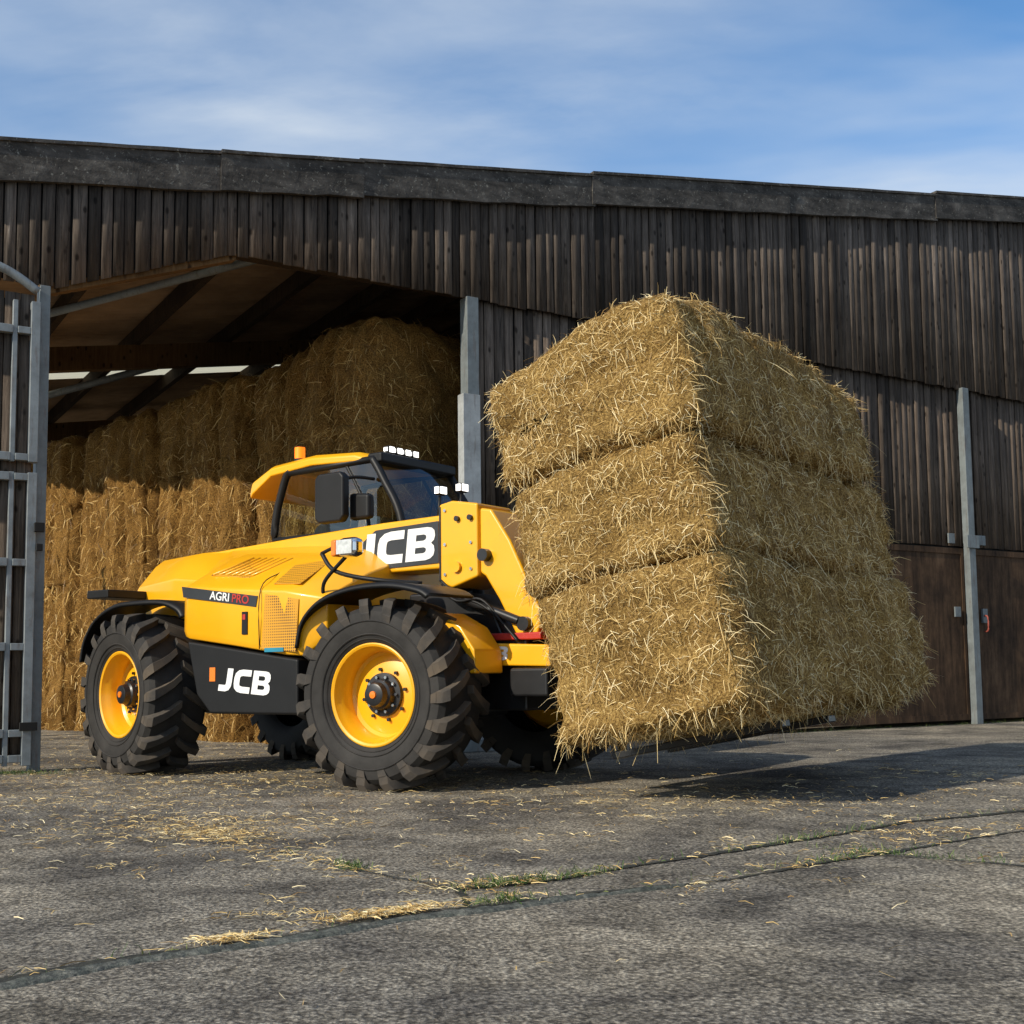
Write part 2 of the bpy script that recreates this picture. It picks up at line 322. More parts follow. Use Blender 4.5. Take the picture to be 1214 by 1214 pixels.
# ---------------------------------------------------------------- barn
BM=Matrix.Translation((-4.1,10.2,0))@Matrix.Rotation(R(31.7),4,'Z')
barn=empty('timber_barn',BM)
zr=lambda s_: 5.45+.165*s_ if s_<17 else 5.45+.165*(34-s_)
S0=-.55; S1=34  # unseen left end cut short and left open so sun reaches the stack
def lowedge(s_):
    if s_<.10: return 4.2
    if s_<1.75: return 4.2+(s_-.10)/1.65*.6
    return 4.79-.008*(s_-1.75)
def boards(name,s0,s1,top,bot,d,mat,wid=.104,jit=.012,th=.022):
    V=[];Fc=[];T=[]; x=s0
    while x<s1:
        w_=wid*random.uniform(.82,1.22); dd=d+random.uniform(-.010,.010); zt0=top(x);zt1=top(x+w_); zb=bot(x+w_/2)+random.uniform(-jit,jit)
        dx=random.uniform(-.005,.005); b=len(V)
        V+=[(x,dd,bot(x)+zb-bot(x+w_/2)),(x+w_,dd,bot(x+w_)+zb-bot(x+w_/2)),(x+w_,dd+th,bot(x+w_)+zb-bot(x+w_/2)),(x,dd+th,bot(x)+zb-bot(x+w_/2)),(x+dx,dd,zt0),(x+w_+dx,dd,zt1),(x+w_+dx,dd+th,zt1),(x+dx,dd+th,zt0)]
        Fc+=[(b,b+3,b+2,b+1),(b+4,b+5,b+6,b+7),(b,b+1,b+5,b+4),(b+1,b+2,b+6,b+5),(b+2,b+3,b+7,b+6),(b+3,b,b+4,b+7)]
        tn=min(1,max(0,random.gauss(.5,.25))); T+=[tn]*6; x+=w_+random.uniform(.008,.02)
    return np_mesh(name,np.array(V),np.array(Fc),[mat],barn,np.array(T))
boards('upper_cladding',S0,S1,lambda x:zr(x)-.12,lowedge,0,wood)
boards('lower_cladding',4.45,S1,lambda x:4.85,lambda x:2.47,.068,wood_low,jit=.004)
V=[(4.45,.11,2.4),(S1,.11,2.4),(S1,.11,4.9),(4.45,.11,4.9)]; mobj('lower_lining',V,[(0,1,2,3)],blackv,barn)
n=60; V=[];Fc=[]
for i in range(n+1):
    x=S0+(S1-S0)*i/n; V+=[(x,.038,lowedge(x)+.03),(x,.038,zr(x)-.05)]
    if i: k=2*i; Fc.append((k-2,k,k+1,k-1))
mobj('upper_lining',V,Fc,blackv,barn)
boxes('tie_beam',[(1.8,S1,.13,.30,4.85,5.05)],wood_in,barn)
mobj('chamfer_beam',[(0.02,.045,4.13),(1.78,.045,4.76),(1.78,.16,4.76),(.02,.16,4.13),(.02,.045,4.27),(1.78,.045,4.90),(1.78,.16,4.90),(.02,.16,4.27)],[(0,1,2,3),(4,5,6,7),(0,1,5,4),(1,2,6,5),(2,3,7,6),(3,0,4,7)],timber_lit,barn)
joints=[1.62,3.05,5.95,9.0,11.9,15,17]
seq=[S0-.2]+joints; V=[];Fc=[]
for i in range(len(seq)-1):
    a,b=seq[i]-.03,seq[i+1]+.02; dd=-.06-.014*(i%2); zo=random.uniform(-.02,.02); nsub=8
    for (prof) in ([(0,-.33),(.05,-.33),(.05,.02),(0,.02)],[(-.02,.023),(.41,.023),(.41,.055),(-.02,.055)]):
        k=len(V)
        for q in range(nsub+1):
            x_=a+(b-a)*q/nsub; z_=zr(x_)+zo-.015*q/nsub; wob=random.uniform(-.010,.010)
            for (py,pz) in prof: V.append((x_,dd+py,z_+pz+(wob if pz<-.1 else wob*.3)))
        Fc+=[(k,k+1,k+2,k+3),(k+nsub*4,k+nsub*4+3,k+nsub*4+2,k+nsub*4+1)]
        for q in range(nsub):
            Fc+=[(k+q*4+j,k+q*4+(j+1)%4,k+q*4+4+(j+1)%4,k+q*4+4+j) for j in range(4)]
mobj('barge_boards',V,Fc,concrete_b,barn)
mobj('barge_far',[(17,-.06,zr(17)-.33),(34,-.06,zr(34)-.33),(34,-.06,zr(34)+.04),(17,-.06,zr(17)+.04)],[(0,1,2,3)],concrete_b,barn)
def roof(name,sa,sb,skip):
    dn=np.arange(0,26,.04); V=[];Fq=[];mi=[]
    ss=[sa+(sb-sa)*k/8 for k in range(9)]
    for d_ in dn:
        for s_ in ss: V.append((s_,d_-.02,zr(s_)-.03+.022*math.sin(d_*2*math.pi/.16)))
    m=9
    for i in range(len(dn)-1):
        for j in range(8):
            Fq.append((i*m+j,(i+1)*m+j,(i+1)*m+j+1,i*m+j+1)); dd=dn[i]; mi.append(1 if ((9.2<dd<9.7) or (15.5<dd<16.2) or (21<dd<22)) and j in skip else (1 if 2.2<dd<2.42 and j==1 else 0))
    return np_mesh(name,np.array(V),np.array(Fq),[roofm,rooflight],barn,None,True,np.array(mi))
roof('roof_sheets',S0-.25,17,(0,1,2,4,5)); roof('roof_sheets_far',17,34.2,(2,3,5,6))
pur=[]
for k in range(12):
    s_=S0+.25+k*1.35; pur.append((s_,s_+.09,.15,25.5,zr(s_)-.28,zr(s_)-.06))
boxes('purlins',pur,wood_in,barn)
V=[];Fc=[]
for d_ in (.35,6.4,12.6,18.8,25.3):
    for a,b in ((S0,17),(17,34)):
        k=len(V)
        for x_ in (a,b):
            z_=zr(x_)-.285; hh_=.34 if d_>1 else .2; V+=[(x_,d_,z_-hh_),(x_,d_+.16,z_-hh_),(x_,d_+.16,z_),(x_,d_,z_)]
        Fc+=[(k,k+1,k+2,k+3),(k+4,k+7,k+6,k+5)]+[(k+j,k+(j+1)%4,k+4+(j+1)%4,k+4+j) for j in range(4)]
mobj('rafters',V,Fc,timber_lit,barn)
tube('roof_brace',[(.6,4.8,5.22),(3.8,.8,5.75)],.05,galv_m,barn,8,False)
tube('roof_brace_far',[(.3,11.6,5.1),(3.0,7.4,5.55)],.06,galv_m,barn,8,False)
pst=[]
for d_ in (6.4,12.6,18.8,25.1): pst.append((S0,S0+.2,d_-.02,d_+.18,0,zr(S0)-.63)); pst.append((17,17.2,d_-.02,d_+.18,0,7.6))
boxes('stanchions',pst,galv,barn)
boxes('back_and_side_walls',[(S0,S1,25.6,25.7,0,5.0),(S1-.1,S1,.2,25.59,0,5.3)],wood_low,barn)
V=[(S0,25.65,5),(S1,25.65,5),(17,25.65,8.2)]; mobj('back_gable',V,[(0,1,2)],wood_low,barn)
boxes('door_posts',[(4.28,4.42,-.03,.125,0,4.78),(12.29,12.42,-.05,.055,0,4.72)],galv,barn,.004)
boxes('guide_column',[(4.05,4.25,-.34,-.22,0,3.64)],galv_l,barn,.004)
boxes('column_foot',[(3.98,4.44,-.40,-.16,0.0,.12)],galv,barn,.01)
boxes('brackets',[(12.22,12.47,-.08,-.053,2.44,2.62),(11.95,12.08,.02,.044,2.50,2.64),(12.6,12.74,.02,.044,2.50,2.64),(12.02,12.14,.02,.044,1.48,1.62),(12.58,12.68,-.005,.03,1.40,1.60)],galv,barn,.004)
sheet=[(4.45,12.28,.060,.085,.06,2.43),(12.44,20.1,.060,.085,.06,2.43),(20.2,S1,.06,.085,.06,2.43)]
boxes('door_sheets',sheet,rustp,barn)
fr=[]
for a,b in ((4.5,8.35),(8.4,12.27),(12.45,16.2),(16.25,20.1)):
    fr+=[(a,b,.045,.0585,2.36,2.44),(a,b,.045,.0585,.06,.14),(a,a+.05,.045,.0585,.14,2.36),(b-.05,b,.045,.0585,.14,2.36)]
boxes('door_frames',fr,rustp,barn)
tube('door_handle',[(12.60,-.0,1.50),(12.60,-.06,1.48),(12.60,-.06,1.30),(12.60,.0,1.28)],.012,simple('red_handle',(.25,.05,.03),.6),barn)
fr=[]
def leaf(z0,z1,rails,st0,st1):
    fr.append((st1-.075,st1,-.12,-.045,z0,z1)); fr.append((st0,st0+.07,-.12,-.045,z0,z1))
    fr.append((st1-.22,st1-.18,-.10,-.05,z0,z1))
    for z in rails: fr.append((st0+.07,st1-.22,-.115,-.05,z-.035,z+.035)); fr.append((st1-.18,st1-.075,-.115,-.05,z-.03,z+.03))
leaf(2.62,4.02,(2.66,3.76),-1.35,.0); leaf(.06,2.53,(.12,.33,1.05,1.76,2.49),-1.35,.0)
boxes('left_leaf_frame',fr,galv_m,barn,.005)
tube('left_leaf_top_rail',[(-1.35,-.085,4.40),(-.7,-.085,4.37),(-.3,-.085,4.28),(-.02,-.085,4.12)],.04,galv_m,barn)
boards('left_leaf_boards',-1.33,-.08,lambda x:4.1,lambda x:.1,-.03,wood_low,jit=.0,th=.014)
boxes('left_leaf_backing',[(-1.33,-.03,.0,.012,.1,4.05)],wood_low,barn)
boxes('left_post',[(.005,.09,-.04,.12,0,4.2)],galv,barn,.004)
boxes('left_leaf_latch',[(-.02,.06,-.17,-.123,2.02,2.10),(0.0,.05,-.16,-.123,1.86,1.92),(-.1,.04,-.15,-.123,.35,.42)],blackv,barn,.004)
# ---------------------------------------------------------------- stored bale stack
stk=empty('straw_bale_stack')
c0=Vector((-1.5,12.42,0)); du=Vector((-5.6,6.1,0)).normalized(); ang=math.atan2(du.y,du.x)
SM=Matrix.Translation(c0)@Matrix.Rotation(ang,4,'Z'); stk.matrix_world=SM
k=0; hts=[4.62,4.58,4.50,4.58,4.50,4.58,4.50,4.55,4.5]
for col in range(9):
    out=[0.,-.13,.08,-.10,.06,-.10,.05,-.05,0][col]; cw=1.28
    for row in range(4):
        hz_=1.13; z0=row*hz_-.09
        z1=(row+1)*hz_+.09 if row<3 else hts[col]
        y=out+random.uniform(-.03,.03)
        x0=col*cw+random.uniform(-.02,.02); x1=x0+cw+.03
        fc=(1,1,0,1,0,1 if row==3 else 0)
        ph=random.uniform(0,6); cx_=x0+random.uniform(.58,.72)
        def fl(P,x0=x0,ph=ph,cx_=cx_):
            return -.12*np.exp(-((P[:,0]-cx_-.03*np.sin(P[:,2]*4+ph))/.06)**2)+.030*np.sin(P[:,0]*2*math.pi/.34+ph+np.sin(P[:,2]*3))
        near=col<4
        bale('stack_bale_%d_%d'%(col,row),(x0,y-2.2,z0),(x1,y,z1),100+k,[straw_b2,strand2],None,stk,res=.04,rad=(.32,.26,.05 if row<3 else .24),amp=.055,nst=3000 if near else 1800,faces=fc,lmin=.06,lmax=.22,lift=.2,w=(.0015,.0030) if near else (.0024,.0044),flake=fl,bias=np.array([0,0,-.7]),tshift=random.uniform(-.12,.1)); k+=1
# ---------------------------------------------------------------- load of bales
h=R(-36.5)
LM=Matrix.Translation((.25+.595*1.2,7.2+.804*1.2,.33))@Matrix.Rotation(h,4,'Z')@Matrix.Rotation(R(-11),4,'Y')
specs=[((.01,-1.2,.0),(1.26,2.0,.93)),((-.03,-1.18,.93),(1.24,1.86,1.64)),((-.08,-1.2,1.635),(1.31,1.74,2.45))]
for i,(lo,hi) in enumerate(specs):
    def fl(P,i=i):
        return .018*np.sin(P[:,1]*2*math.pi/.36+i)*np.exp(-((P[:,0]-1.2)**2)*2)+.010*np.sin(P[:,2]*2*math.pi/.24)
    def wp(Q,i=i):
        Q=Q.copy()
        if i==0:
            e=np.clip((Q[:,1]-.9)/1.2,0,1)**2; Q[:,2]+=e*.14*(Q[:,2]<.4)
        if i==2:
            r=np.clip((.7-Q[:,0])/.7,0,1); Q[:,2]-=.12*r*(Q[:,2]>2.0); e=np.clip((Q[:,1]-.7)/.9,0,1)**2; Q[:,2]-=e*.12*(Q[:,2]>2.0)
        return Q
    bale('straw_bale',lo,hi,500+i*7,[straw_b,strand],LM,None,res=.03,rad=(.085,.085,.085),amp=.034,nst=40000,lmin=.03,lmax=.13,lift=.18,flake=fl,warp=wp,w=(.0009,.0018),shag=1300)
# ---------------------------------------------------------------- telehandler
s=NT('yellow_paint'); v=s.coord(); n=s.noise(3,4,.65,v)
c=s.ramp(n,[(.3,(.82,.385,.004)),(.7,(.88,.42,.006))]); dn_=s.ramp(s.noise(9,4,.75,v),[(.58,0.),(.8,.14)]); c=s.mix(dn_,c,(.35,.2,.08))
sep=s.n.new('ShaderNodeSeparateXYZ'); s.l(v,sep.inputs[0])
s.l(c,s.b.inputs['Base Color']); s.b.inputs['Roughness'].default_value=.38; s.b.inputs['Coat Weight'].default_value=.35; s.b.inputs['Coat Roughness'].default_value=.1; paint=s.m
def m_mesh(name,base,hole,scale):
    s=NT(name); vo=s.n.new('ShaderNodeTexVoronoi'); vo.inputs['Scale'].default_value=scale; vo.inputs['Randomness'].default_value=.0; s.l(s.coord(),vo.inputs['Vector'])
    s.l(s.ramp(vo.outputs['Distance'],[(.28,hole),(.36,base)]),s.b.inputs['Base Color']); s.b.inputs['Roughness'].default_value=.5; return s.m
grille=m_mesh('yellow_grille',(.60,.28,.010),(.08,.04,.01),50)
rubber=simple('tyre_rubber',(.026,.024,.022),.75,0,0,.35,5,.3,.3)
s=NT('tyre_tread'); v=s.coord(); n=s.noise(7,5,.7,v); n4=s.noise(2.5,3,.6,v)
c=s.ramp(n,[(.35,(.026,.024,.022)),(.7,(.06,.05,.04))]); c=s.mix(s.ramp(n4,[(.45,0.),(.7,.6)]),c,(.13,.095,.06)); s.l(c,s.b.inputs['Base Color']); s.b.inputs['Roughness'].default_value=.9; tread=s.m
blackp=simple('black_plastic',(.008,.008,.0085),.5,0,0,.2,5,0,.3)
blacks=simple('black_steel',(.014,.014,.015),.38,.1,.1,.3,8)
decal=simple('charcoal_decal',(.025,.027,.03),.4)
white=simple('white_decal',(.80,.80,.78),.4,0,0,.02)
redm=simple('red_decal',(.45,.03,.02),.4,0,0,.05)
orange=simple('orange_plastic',(.85,.20,.01),.3,0,.3,.05)
chrome=simple('chrome',(.75,.76,.78),.12,1,0,.02)
hydr=simple('hydraulic_rod',(.6,.6,.62),.18,1)
s=NT('cab_glass')
tr=s.n.new('ShaderNodeBsdfTransparent'); tr.inputs[0].default_value=(.82,.88,.86,1); mxs=s.n.new('ShaderNodeMixShader'); fr_=s.n.new('ShaderNodeFresnel'); fr_.inputs[0].default_value=1.6
s.l(s.math('ADD',fr_.outputs[0],.05),mxs.inputs[0]); s.l(tr.outputs[0],mxs.inputs[1]); gl=s.n.new('ShaderNodeBsdfGlossy'); gl.inputs['Roughness'].default_value=.02; s.l(gl.outputs[0],mxs.inputs[2]); s.l(mxs.outputs[0],s.o.inputs[0]); glass=s.m
def m_emit(name,col,st):
    s=NT(name); s.b.inputs['Base Color'].default_value=(*col,1); s.b.inputs['Emission Color'].default_value=(*col,1); s.b.inputs['Emission Strength'].default_value=st; return s.m
led=m_emit('led_lamp',(1,.98,.92),2.2); amber=m_emit('amber_beacon',(1,.2,.0),1.0)
lens=simple('lamp_lens',(.55,.56,.54),.08,0,.5,.25,30)
TM=Matrix.Translation((-.295,9.05,0))@Matrix.Rotation(h,4,'Z')
tel=empty('telehandler',TM)
def wheel(name,cu,cv,side,steer):
    we=empty(name); we.parent=tel; we.location=(cu,cv,.645); we.rotation_euler=(0,0,R(steer)+(0 if side<0 else math.pi))
    Rr=.61
    prof=[(-.19,.335),(-.225,.36),(-.25,.42),(-.262,.50),(-.25,.565),(-.215,Rr-.012),(-.12,Rr),(0,Rr+.004),(.12,Rr),(.215,Rr-.012),(.25,.565),(.262,.50),(.25,.42),(.225,.36),(.19,.335)]
    revolve('tyre',prof,(0,0),rubber,we,72)
    V=[];Fc=[]; nl=19
    for sd in (-1,1):
        for i in range(nl):
            a0=2*math.pi*(i+(.5 if sd>0 else 0))/nl; st=[]
            for (y,da,ro,ri,hw) in ((.262,-.055,.535,.50,.050),(.268,-.03,.605,.55,.058),(.245,.0,.652,.59,.060),(.17,.055,.660,.60,.050),(.09,.125,.664,.60,.046),(.015,.215,.665,.60,.042)):
                a=a0+da; yy=sd*y
                st.append([(ri*math.cos(a-hw*1.15),yy,ri*math.sin(a-hw*1.15)),(ri*math.cos(a+hw*1.15),yy,ri*math.sin(a+hw*1.15)),(ro*math.cos(a+hw),yy,ro*math.sin(a+hw)),(ro*math.cos(a-hw),yy,ro*math.sin(a-hw))])
            k=len(V)
            for r_ in st: V+=r_
            for q in range(len(st)-1):
                for j in range(4): Fc.append((k+q*4+j,k+q*4+(j+1)%4,k+q*4+4+(j+1)%4,k+q*4+4+j))
            Fc+=[(k,k+1,k+2,k+3),(k+len(st)*4-1,k+len(st)*4-2,k+len(st)*4-3,k+len(st)*4-4)]
    mobj('tread_lugs',V,Fc,tread,we,bevel=.006,seg=1)
    for rr,yy in ((.38,-.234),(.41,-.249),(.50,-.264)):
        revolve('sidewall_ring',[(yy,rr-.006),(yy-.005,rr),(yy,rr+.006)],(0,0),rubber,we,72)
    rim=[(-.185,.352),(-.222,.352),(-.226,.343),(-.218,.328),(-.17,.315),(-.15,.300),(-.06,.292),(-.045,.27),(-.065,.20),(-.075,.13),(-.075,.0)]
    revolve('rim',rim,(0,0),paint,we,64)
    revolve('hub',[(-.072,.150),(-.10,.148),(-.105,.11),(-.15,.10),(-.16,.085),(-.205,.075),(-.21,.06),(-.21,0)],(0,0),blacks,we,32)
    revolve('hub_cap',[(-.209,.026),(-.220,.024),(-.222,.0)],(0,0),orange,we,20)
    for i in range(10):
        a=2*math.pi*i/10; cyl('bolt',(.122*math.cos(a),-.10,.122*math.sin(a)),(.122*math.cos(a),-.125,.122*math.sin(a)),.011,hydr,we,6)
    for i in range(8):
        a=2*math.pi*i/8+.2; cyl('rim_bolt',(.175*math.cos(a),-.066,.175*math.sin(a)),(.175*math.cos(a),-.09,.175*math.sin(a)),.013,blacks,we,6)
wheel('front_right_wheel',0,-.92,-1,6); wheel('front_left_wheel',0,.92,1,7)
wheel('rear_right_wheel',-2.75,-.92,-1,-9); wheel('rear_left_wheel',-2.75,.92,1,-8)
boxes('chassis',[(-3.15,.75,-.36,.36,.52,1.02)],blacks,tel,.02)
for u in (0,-2.75):
    cyl('axle',(u,-.78,.64),(u,.78,.64),.11,blacks,tel); box('axle_diff',u-.2,u+.2,-.2,.2,.46,.82,blacks,tel,.05)
prism('belly_tank',[(-1.98,1.06),(-.74,.90),(-.74,.50),(-1.70,.50),(-1.86,.64)],-1.10,-.5,blackp,tel,.02)
prism('belly_tank_left',[(-1.98,1.06),(-.74,.90),(-.74,.50),(-1.70,.50),(-1.86,.64)],.45,1.05,blackp,tel,.02)
def ring(u,v0,zb,zs,zm,zt,vi=.32):
    w_=(-.32-v0)
    return [(u,v0+.02,zb),(u,v0,zb+.05),(u,v0,zs-.03),(u,v0+.03,zs),(u,v0+w_*.62,zm),(u,-.33,zt),(u,vi-.06,zt),(u,vi,zt-.05),(u,vi,zb)]
rings=[ring(-3.46,-.46,1.12,1.46,1.52,1.60),ring(-3.42,-.54,1.08,1.54,1.66,1.74),ring(-3.28,-.60,1.06,1.60,1.76,1.83),ring(-2.75,-.63,1.06,1.64,1.79,1.86),ring(-2.36,-.66,1.06,1.60,1.78,1.86),
 ring(-2.06,-1.06,1.09,1.50,1.74,1.85),ring(-1.96,-1.11,1.075,1.50,1.74,1.85),ring(-1.40,-1.12,1.005,1.46,1.71,1.83),ring(-.86,-1.12,.93,1.42,1.66,1.79),ring(-.70,-1.10,.92,1.39,1.62,1.74),ring(-.52,-1.02,1.05,1.36,1.54,1.62)]
loft('engine_pod',rings,paint,tel,bevel=.014)
def quadp(name,pts,th,mat,bev=.004):
    P=[Vector(p) for p in pts]; n_=(P[1]-P[0]).cross(P[2]-P[0]).normalized()
    if n_.dot(Vector((0,-1,.3)))<0: n_=-n_
    V=[p+n_*.002 for p in P]+[p+n_*th for p in P]; k=len(P)
    Fc=[tuple(range(k)),tuple(range(2*k-1,k-1,-1))]+[(i,(i+1)%k,k+(i+1)%k,k+i) for i in range(k)]
    return mobj(name,V,Fc,mat,tel,bevel=bev)
quadp('side_grille',[(-1.10,-1.12,.98),(-.74,-1.115,.95),(-.72,-1.105,1.33),(-1.06,-1.12,1.38)],.006,grille)
quadp('side_decal',[(-2.0,-1.118,1.40),(-1.16,-1.121,1.29),(-1.14,-1.121,1.37),(-2.02,-1.118,1.485)],.005,decal,0)
def slope_pt(u,f):
    zs=1.50-(u+1.96)*.073; zm=1.745-(u+1.96)*.075
    return (u,-1.085+f*(.495),zs+f*(zm-zs)+.004)
quadp('hood_grille',[slope_pt(-1.04,.06),slope_pt(-.78,.10),slope_pt(-.86,.85),slope_pt(-1.20,.92)],.009,grille)
quadp('hood_vent',[slope_pt(-1.9,.30),slope_pt(-1.42,.25),slope_pt(-1.30,.92),slope_pt(-1.75,.95)],.009,grille)
for i in range(7):
    u=-1.86+i*.075; a=Vector(slope_pt(u,.30)); b=Vector(slope_pt(u+.12,.93))
    tube('vent_rib',[a+Vector((0,-.008,.01)),b+Vector((0,-.008,.01))],.009,paint,tel,6,False)
tube('panel_seam',[(-1.12,-1.1225,.98),(-1.11,-1.1225,1.42),slope_pt(-1.2,.5),slope_pt(-1.28,.98)],.004,blackp,tel,6)
box('latch_plate',-1.31,-1.25,-1.130,-1.118,1.09,1.26,blackp,tel,.003); box('latch_red',-1.295,-1.265,-1.134,-1.131,1.20,1.24,redm,tel,0)
boxes('reflector_blue',[(-1.06,-.86,-1.128,-1.122,.955,.985)],simple('blue_decal',(.02,.22,.32),.4),tel)
prism('rear_counterweight',[(-3.5,.62),(-3.5,1.1),(-3.0,1.1),(-3.0,.6)],-.5,.5,blacks,tel,.03)
box('rear_lamp_bracket',-3.46,-3.16,-1.0,-.5,1.46,1.53,blackp,tel,.01)
box('rear_lamp',-3.49,-3.462,-.95,-.6,1.47,1.52,redm,tel,.004)
def fender(name,pts,y0,y1,side=1):
    Q=cr_path([Vector((p[0],0,p[1])) for p in pts],5); rings=[]
    for i,p in enumerate(Q):
        d=(Q[min(i+1,len(Q)-1)]-Q[max(0,i-1)]).normalized(); nn=Vector((-d.z,0,d.x))
        a=y0;b=y1
        rings.append([tuple(p+Vector((0,a,0))-nn*.035),tuple(p+Vector((0,a,0))-nn*.008),tuple(p+Vector((0,a+.025*side,0))+nn*.010),tuple(p+Vector((0,b,0))+nn*.010),tuple(p+Vector((0,b,0))-nn*.010),tuple(p+Vector((0,a+.025*side,0))-nn*.012)])
    return loft(name,rings,blackp,tel,smooth=True)
ff=[(-.74,.98),(-.68,1.17),(-.50,1.31),(-.20,1.385),(.15,1.395),(.42,1.35),(.52,1.30)]
rf=[(-3.44,.92),(-3.39,1.10),(-3.23,1.28),(-2.98,1.38),(-2.70,1.40),(-2.34,1.39),(-2.14,1.33),(-2.07,1.26)]
fender('front_fender_right',ff,-1.14,-.66,1); fender('front_fender_left',ff,1.14,.66,-1)
fender('rear_fender_right',rf,-1.08,-.66,1); fender('rear_fender_left',rf,1.08,.66,-1)
prism('front_frame_yellow',[(.25,.84),(1.02,.82),(1.02,.97),(.25,1.0)],-.46,.46,paint,tel,.015)
prism('front_tower',[(-.35,.9),(.60,.9),(.45,1.22),(.05,1.38),(-.35,1.38)],-.34,.34,blacks,tel,.02)
mg=[(.10,1.22),(.30,1.20),(.50,1.10),(.62,.94),(.63,.78),(.56,.78),(.54,.92),(.45,1.03),(.28,1.12),(.10,1.14)]
prism('mudguard_yellow',mg,-.78,-.47,paint,tel,.012); prism('mudguard_yellow_left',mg,.47,.78,paint,tel,.012)
box('front_red_block',.30,.90,-.40,.36,1.01,1.06,redm,tel,.01)
box('front_bumper',.7,1.02,-.5,.5,.62,.815,blacks,tel,.02)
prism('boom_outer',[(-3.26,1.50),(-3.26,1.82),(-1.6,1.90),(-.60,1.94),(.02,1.95),(.02,1.55),(-.9,1.55),(-2.2,1.45)],-.36,-.02,paint,tel,.02)
prism('boom_collar',[(.0,2.02),(.12,2.04),(.36,2.0),(.36,1.47),(.12,1.40),(.0,1.44)],-.40,.02,paint,tel,.018)
prism('boom_head',[(.35,1.97),(.46,1.95),(.62,1.72),(.90,1.18),(.84,1.02),(.68,1.02),(.52,1.30),(.40,1.47),(.35,1.50)],-.37,-.01,paint,tel,.02)
prism('boom_inner',[(.02,1.90),(.34,1.88),(.34,1.56),(.02,1.56)],-.32,-.06,blacks,tel,.01)
cyl('boom_pin',(.42,-.43,1.62),(.42,.05,1.62),.045,blacks,tel); cyl('boom_pin_low',(.76,-.42,1.12),(.76,.04,1.12),.05,blacks,tel)
cyl('boom_pin_b',(.17,-.425,1.55),(.17,.05,1.55),.04,paint,tel); cyl('boom_bolt',(.18,-.425,1.9),(.18,-.39,1.9),.02,blacks,tel); cyl('boom_bolt2',(.30,-.425,1.9),(.30,-.39,1.9),.02,blacks,tel)
for (u_,z_) in ((.06,1.97),(.06,1.72),(.06,1.50),(.30,1.72),(.30,1.53)): cyl('collar_bolt',(u_,-.41,z_),(u_,-.39,z_),.012,hydr,tel,8)
box('boom_edge_plate',.005,.02,-.406,-.38,1.46,2.0,blacks,tel,.002)
cyl('lift_cylinder',(-1.0,-.19,1.05),(.12,-.19,1.46),.065,blacks,tel); cyl('lift_rod',(-.1,-.19,1.36),(.15,-.19,1.47),.035,hydr,tel)
cyl('tilt_cylinder',(.1,-.40,1.36),(.72,-.40,1.14),.032,blacks,tel)
for i,o_ in enumerate((-.41,-.39,-.42)):
    tube('hose_%d'%i,[(.02,o_,1.46-.03*i),(.2,o_-.02,1.34-.02*i),(.42,o_-.02,1.26+.02*i),(.60,o_,1.12),(.72,o_,1.0)],.011,blackp,tel)
quadp('boom_decal',[(-1.02,-.364,1.575),(-.03,-.364,1.595),(-.03,-.364,1.905),(-.66,-.364,1.885),(-.80,-.364,1.80)],.005,decal,0)
def curve_obj(name,polys,mat,mtx):
    cu=bpy.data.curves.new(name,'CURVE'); cu.dimensions='2D'; cu.fill_mode='BOTH'; cu.extrude=.0012
    for P in polys:
        sp_=cu.splines.new('POLY'); sp_.points.add(len(P)-1); sp_.use_cyclic_u=True
        for i,p in enumerate(P): sp_.points[i].co=(p[0],p[1],0,1)
    cu.materials.append(mat); o=link(bpy.data.objects.new(name,cu),tel); o.matrix_local=mtx; return o
def stroke(pts,w_):
    P=[Vector((p[0],p[1],0)) for p in pts]; L_=[];R_=[]
    for i,p in enumerate(P):
        a=(p-P[i-1]).normalized() if i else None; b=(P[i+1]-p).normalized() if i<len(P)-1 else None
        t_=((a if a else b)+(b if b else a)).normalized(); q=Vector((-t_.y,t_.x,0)); k=1/max(.5,(t_.dot(b if b else a)))
        L_.append(p+q*w_/2*k); R_.append(p-q*w_/2*k)
    return [(p.x,p.y) for p in L_+R_[::-1]]
def brand(name,x,z,v_,hgt,sx,slope,mat):
    J=stroke([(.49,1),(.49,.42),(.475,.27),(.42,.175),(.32,.135),(0,.135)],.27)
    C=stroke([(.80,.865),(.40,.865),(.25,.83),(.165,.75),(.135,.62),(.135,.38),(.165,.25),(.25,.17),(.40,.135),(.80,.135)],.27)
    B=[(0,0),(.60,0),(.74,.04),(.83,.13),(.85,.27),(.82,.42),(.73,.51),(.81,.60),(.83,.73),(.80,.88),(.71,.97),(.58,1),(0,1)]
    h1=[(.27,.22),(.27,.40),(.52,.40),(.58,.37),(.60,.31),(.58,.25),(.52,.22)]; h2=[(.27,.60),(.27,.79),(.50,.79),(.56,.76),(.58,.695),(.56,.63),(.50,.60)]
    def tf(P,dx): return [((p[0]+dx+.10*p[1])*hgt*sx,p[1]*hgt) for p in P]
    return curve_obj(name,[tf(J,0),tf(C,.73),tf(B,1.63),tf(h1,1.63),tf(h2,1.63)],mat,Matrix.Translation((x,v_,z))@Matrix.Rotation(slope,4,'Y')@Matrix.Rotation(R(90),4,'X'))
def text(name,body,size,u,z,v_,mat,slope=0,sx=1.0):
    cu=bpy.data.curves.new(name,'FONT'); cu.body=body; cu.size=size; cu.extrude=.001; cu.offset=.0012; cu.materials.append(mat)
    o=link(bpy.data.objects.new(name,cu),tel)
    o.matrix_local=Matrix.Translation((u,v_,z))@Matrix.Rotation(slope,4,'Y')@Matrix.Rotation(R(90),4,'X')@Matrix.Scale(sx,4,(1,0,0)); return o
